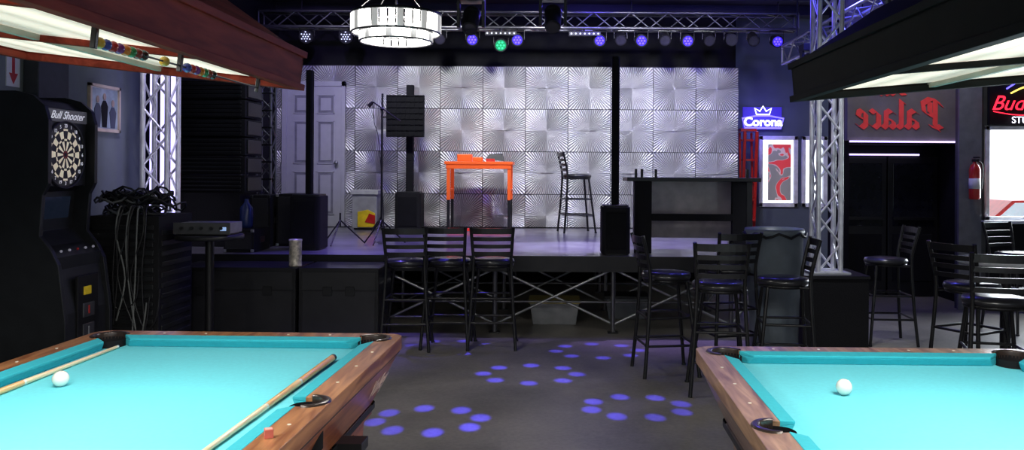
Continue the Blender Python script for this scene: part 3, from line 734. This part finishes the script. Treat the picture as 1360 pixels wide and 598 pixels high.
for x in (5.75,7.1): o.cyl((x,10.98,.32),(x,11.2,.32),.32,BLKP,n=24); o.cyl((x,10.97,.32),(x,10.98,.32),.19,STEEL,n=16)
o.build(.02)
o=Ob('ground_outside'); o.box(4.98,9.5,9.75,12.4,-.005,.0,M('asphalt',(.2,.2,.2),.8)); o.build()
# neon signs
o=Ob('neon_sign'); 
o.box(2.9,3.5,12.93,12.98,2.25,2.60,M('neon_back',(.02,.02,.1),.5,emit=(.06,.03,.85),es=.6))
NB=E('neon_blue',(.10,.08,1.),4); NW=E('neon_white',(.8,.82,1.),2.5); NR=E('neon_red',(1,.02,.05),2.2); NY=E('neon_yellow',(1,.7,.1),3)
o.tube([(2.92,12.9,2.27),(3.48,12.9,2.27),(3.52,12.9,2.42),(3.3,12.9,2.46),(3.1,12.9,2.46),(2.88,12.9,2.42)],.014,NB,closed=True)
o.tube([(3.1,12.9,2.48),(3.07,12.9,2.58),(3.15,12.9,2.53),(3.2,12.9,2.61),(3.25,12.9,2.53),(3.33,12.9,2.58),(3.3,12.9,2.48)],.012,NW,closed=True)
for x in (2.95,3.45): o.cyl((x,12.9,2.42),(x,13.0,2.42),.006,BLK)
n1=o.build(); text('neon_lettering','Corona',.19,(3.2,12.89,2.36),(pi/2,0,0),NW,n1,ext=.004,off=.006)
point('neon_glow',(3.2,12.65,2.4),9,(.15,.1,1),.2,n1)
o=Ob('neon_sign')
o.box(4.98,6.0,9.54,9.6,2.14,2.68,BLKM)
o.tube([(5.15,9.5,2.55),(5.35,9.5,2.66),(5.5,9.5,2.6),(5.7,9.5,2.68)],.009,NB,smoothpts=6); o.tube([(5.2,9.5,2.50),(5.4,9.5,2.58),(5.62,9.5,2.52)],.009,NY,smoothpts=6)
o.cyl((5.6,9.5,2.6),(5.6,9.56,2.6),.005,BLK); o.tube([(5.0,9.5,2.29),(5.3,9.5,2.25),(5.8,9.5,2.27)],.006,NR,smoothpts=5)
n2=o.build(); text('neon_lettering','Budweiser',.24,(5.48,9.5,2.38),(pi/2,0,0),NR,n2,ext=.003,shear=.4); text('neon_caption','STURGIS',.11,(5.42,9.5,2.19),(pi/2,0,0),NW,n2,ext=.003)
o=Ob('fire_extinguisher'); c=(4.78,9.48,1.28); o.lathe([(.001,0),(.055,0),(.062,.02),(.062,.34),(.045,.39),(.02,.41),(.02,.43),(.001,.43)],c,RED,n=20)
o.box(c[0]-.02,c[0]+.02,c[1]-.06,c[1]+.03,c[2]+.43,c[2]+.46,BLKP); o.box(c[0]-.01,c[0]+.01,c[1]-.1,c[1]+.02,c[2]+.47,c[2]+.485,BLKP)
o.tube([(c[0]+.02,c[1],c[2]+.44),(c[0]+.08,c[1],c[2]+.4),(c[0]+.085,c[1],c[2]+.25),(c[0]+.075,c[1],c[2]+.12)],.01,BLKP,smoothpts=5); o.box(c[0]-.03,c[0]+.03,c[1]+.05,c[1]+.08,c[2]+.1,c[2]+.3,STEEL); o.lathe([(.0625,.12),(.0632,.12),(.0632,.24),(.0625,.24)],c,WHITE,n=20); o.build()
o=Ob('step_ladder'); 
for s in (0,1):
    o.cb((2.80+s*.18,12.5,1.1),(.04,.05,2.2),RED,rot=(.12,0,0))
    o.cb((2.80+s*.18,12.62,1.1),(.03,.03,2.18),RED,rot=(-.1,0,0))
for k in range(7): o.box(2.80,2.98,12.36+k*.035,12.45+k*.035,.25+k*.3,.28+k*.3,RED)
o.box(2.77,3.01,12.5,12.7,2.2,2.24,RED); o.build()
# ------------------------------------------------------------------ chandelier
o=Ob('chandelier'); c=Vector((-1.075,5.5,0))
CRY=M('lit_crystal',(.8,.8,.8),.15,emit=(1,.98,.94),es=1.5,var=.3,scale=60)
CRD=M('clear_crystal',(.55,.56,.58),.1,.2,emit=(1,.98,.94),es=.35)
def ring(r,z,t,m): o.tube([(c.x+r*math.cos(2*pi*i/48),c.y+r*math.sin(2*pi*i/48),z) for i in range(48)],t,m,n=6,closed=True)
for (r,za,zb,n) in ((.29,2.475,2.60,34),(.235,2.42,2.485,28)):
    ring(r,zb,.011,BLK); ring(r,za,.007,DSTEEL)
    for i in range(n):
        a=2*pi*i/n; x,y=c.x+r*math.cos(a),c.y+r*math.sin(a)
        hh=(zb-za)
        o.cb((x,y,(za+zb)/2),(.040,.012,hh*.92),CRY if i%3 else CRD,rot=(0,0,a+pi/2))
BUL=E('bulb_warm',(1,.95,.85),14)
for i in range(8):
    a=2*pi*i/8; x,y=c.x+.17*math.cos(a),c.y+.17*math.sin(a)
    o.cyl((c.x,c.y,2.6),(x,y,2.56),.007,BLK,n=6); o.cyl((x,y,2.51),(x,y,2.56),.012,BLK,n=8); o.sph((x,y,2.495),.02,BUL,n=10,sc=(1,1,1.5))
for i in range(4):
    a=2*pi*(i+.5)/4; o.cyl((c.x+.29*math.cos(a),c.y+.29*math.sin(a),2.60),(c.x,c.y,2.86),.005,BLK,n=6)
    o.cyl((c.x+.235*math.cos(a),c.y+.235*math.sin(a),2.485),(c.x+.29*math.cos(a),c.y+.29*math.sin(a),2.60),.004,BLK,n=6)
o.cyl((c.x,c.y,2.58),(c.x,c.y,3.99),.007,BLK); o.cyl((c.x,c.y,3.96),(c.x,c.y,4.0),.06,BLK); ch=o.build()
point('chandelier_bulbs',(c.x,c.y,2.52),50,(1,.96,.9),.15,ch)
# ------------------------------------------------------------------ par cans on truss
LB=E('led_blue',(.09,.05,1.),3.2); LG=E('led_green',(.02,.7,.25),.9); LD=M('lens_dark',(.03,.03,.04),.1,coat=1); LWH=E('led_cool_dots',(.7,.75,1.),1.0)
LBG=M('lens_blue_glass',(.03,.02,.3),.2,emit=(.06,.03,.9),es=.9); LGG=M('lens_green_glass',(.01,.2,.08),.2,emit=(.01,.45,.15),es=.35)
def par(x,y,z,lens,r=.08,dots=False,trz=3.5,tilt=.25):
    o=Ob('par_stage_light'); d=Vector((0,-math.cos(tilt),-math.sin(tilt))); c=Vector((x,y,z))
    o.cyl(c-d*.09,c+d*.05,r,BLK,n=20); o.cyl(c-d*.12,c-d*.09,r*.6,BLK,n=16); o.cyl(c+d*.05,c+d*.058,r*1.06,BLK,n=20)
    u=Vector((1,0,0)); w=d.cross(u)
    f=c+d*.059
    o.cyl(f-d*.001,f,r*.85,LBG if lens is LB else (LGG if lens is LG else LD),n=20)
    for k in range(7 if not dots else 13):
        if k==0: q=f
        elif k<7: q=f+(u*math.cos(k*pi/3)+w*math.sin(k*pi/3))*r*(.38 if dots else .5)
        else: q=f+(u*math.cos(k*pi/3+.5)+w*math.sin(k*pi/3+.5))*r*.7
        o.cyl(q,q+d*.004,r*(.18 if not dots else .11),lens,n=8)
    o.tube([(x-r-.012,y,z),(x-r-.012,y,z+r+.05),(x+r+.012,y,z+r+.05),(x+r+.012,y,z)],.007,BLK,n=6); o.cyl((x,y,z+r+.05),(x,y,trz),.012,BLK,n=8)
    return o.build()
for x in (-1.16,-.55,.565,1.13,1.756,2.97): par(x,11.25,3.36,LB)
par(-.77,11.2,3.28,LG,.085); par(-3.41,11.25,3.39,LWH,.09,True); par(-2.87,11.25,3.39,LWH,.09,True); par(2.35,11.25,3.38,LD)
for x in (-2.1,-1.6,.85,1.45,2.05,2.65): par(x,11.25,3.38,LD,.075,tilt=.5)
o=Ob('led_bar_light'); 
for a in (-.98,.15):
    o.box(a,a+.42,11.12,11.2,3.40,3.45,BLK)
    for k in range(7): o.cyl((a+.03+k*.06,11.12,3.425),(a+.03+k*.06,11.115,3.425),.012,LWH,n=8)
    o.cyl((a+.2,11.16,3.45),(a+.2,11.2,3.53),.01,BLK)
o.build()
def mover(x,y,z,col=None):
    o=Ob('moving_head_light'); o.box(x-.13,x+.13,y-.1,y+.1,z+.2,z+.28,BLKP)
    for s in (-1,1): o.prism([(y-.05,z+.2),(y+.05,z+.2),(y+.04,z-.05),(y-.04,z-.05)],x+s*.12-.015,x+s*.12+.015,BLKP,axis='x')
    o.cyl((x,y+.08,z+.10),(x,y-.13,z-.08),.085,BLKP,r2=.075,n=20); o.cyl((x,y-.13,z-.08),(x,y-.136,z-.085),.06,col or LD,n=18); o.sph((x,y+.06,z+.09),.088,BLKP,n=16)
    o.cyl((x,y,z+.28),(x,y,3.99 if x<2 else 3.1),.015,BLK); return o.build(.004)
mh=[mover(-.84,8.0,3.0),mover(-.05,8.0,3.02),mover(2.95,9.6,2.78,LD),mover(3.1,8.3,2.75,LB),mover(3.25,7.2,2.8,LB),mover(2.9,7.0,2.85,LB),mover(3.2,10.4,2.85,LB)]
# ------------------------------------------------------------------ coloured floor spots from the moving heads
rings=[(-.20,6.40,.36,0,0),(.54,5.52,.32,1,.3),(-.80,5.2,.33,0,.2),(-.95,7.35,.36,0,.5),(.36,7.25,.36,1,.1)]
for ri,(x,y,r,h,ph) in enumerate(rings):
    src=Vector(((-.84,-.05)[h],7.84,2.88)); par_o=mh[h]
    for k in range(8):
        a=ph+2*pi*k/8; aim=Vector((x+r*math.cos(a),y+.78*r*math.sin(a),0)); d=(aim-src).length
        spot('beam_%d_%d'%(ri,k),src,aim,1500 if ri in(0,1,2) else 1000,(.08,.06,1.),size=math.degrees(2*.076/d),blend=.8,rad=.006,parent=par_o)
# ------------------------------------------------------------------ stage lights
for i,(x,ax,e) in enumerate(((-3.0,-2.9,75),(-1.6,-1.4,215),(-.2,-.1,275),(1.1,1.0,215),(2.1,1.9,105))):
    spot('stage_wash_%d'%i,(x,9.6,3.85),(ax,12.0,1.95),e,(.95,.96,1.),size=85,blend=.9,rad=.12)
spot('purple_wash_left',(-2.6,9.0,3.7),(-3.4,12,2.6),150,(.40,.30,1.),size=60,blend=.9)
spot('purple_wash_right',(1.5,9.0,3.7),(2.3,12,2.8),110,(.45,.35,1.),size=60,blend=.9)
spot('stage_floor_purple',(-1.8,8.8,3.7),(-1.4,9.4,.75),400,(.38,.28,1.),size=70,blend=.8)
spot('stage_floor_white',(.1,9.5,3.7),(.1,9.0,.75),560,(.7,.65,1.),size=30,blend=.5)
spot('stage_floor_violet',(1.2,9.0,3.7),(1.2,8.9,.75),420,(.45,.30,1.),size=60,blend=.7)
spot('tower_uplight',(-3.30,7.2,.75),(-3.65,7.62,2.4),30,(.8,.78,1.),size=70,blend=.8)
spot('left_tower_light',(-3.0,6.6,3.8),(-3.65,7.62,2.0),130,(.75,.7,1.),size=34,blend=.8)
spot('right_tower_light',(2.2,6.4,3.85),(2.475,7.62,1.4),190,(.88,.9,1.),size=40,blend=.8)
spot('case_top_purple',(-2.3,7.9,3.6),(-2.2,7.5,.7),300,(.20,.14,1.),size=46,blend=.8)
spot('left_gear_light',(-2.4,8.3,3.9),(-3.4,9.5,1.6),70,(.8,.82,1.),size=60,blend=.9)
point('ceiling_blue',(2.9,8.7,3.5),60,(.10,.10,1.),.1)
point('ceiling_blue_2',(.5,10.4,3.75),40,(.12,.08,1.),.1)
point('ceiling_blue_3',(1.6,8.6,3.7),35,(.10,.08,1.),.1)
spot('mural_fill',(4.0,8.6,3.9),(4.2,10.0,2.4),60,(1,.95,.92),size=70,blend=.8)  # added fill that brightens the mural wall, not an actual fixture
def area(name,loc,rot,sx,sy,e,col):
    l=bpy.data.lights.new(name,'AREA'); l.shape='RECTANGLE'; l.size=sx; l.size_y=sy; l.energy=e; l.color=col
    o=bpy.data.objects.new(name,l); sc.collection.objects.link(o); o.location=loc; o.rotation_euler=rot
area('window_daylight',(5.8,9.74,1.6),(math.radians(-75),0,0),1.5,1.0,110,(.85,.93,1))
# world
w=bpy.data.worlds.new('dim_interior'); sc.world=w; w.use_nodes=True
bg=w.node_tree.nodes['Background']; bg.inputs[0].default_value=(.84,.91,1,1); bg.inputs[1].default_value=.6
try:
    sc.view_settings.view_transform='Standard'; sc.view_settings.look='None'
except Exception: pass
# ------------------------------------------------------------------ camera
cam=bpy.data.cameras.new('camera'); co=bpy.data.objects.new('camera',cam); sc.collection.objects.link(co)
co.location=(0,0,1.56); co.rotation_euler=(pi/2,math.radians(-.35),0)
cam.sensor_width=36; cam.lens=36*1100/1360; cam.shift_x=-60/1360; cam.shift_y=-70/1360; cam.clip_start=.05
sc.camera=co
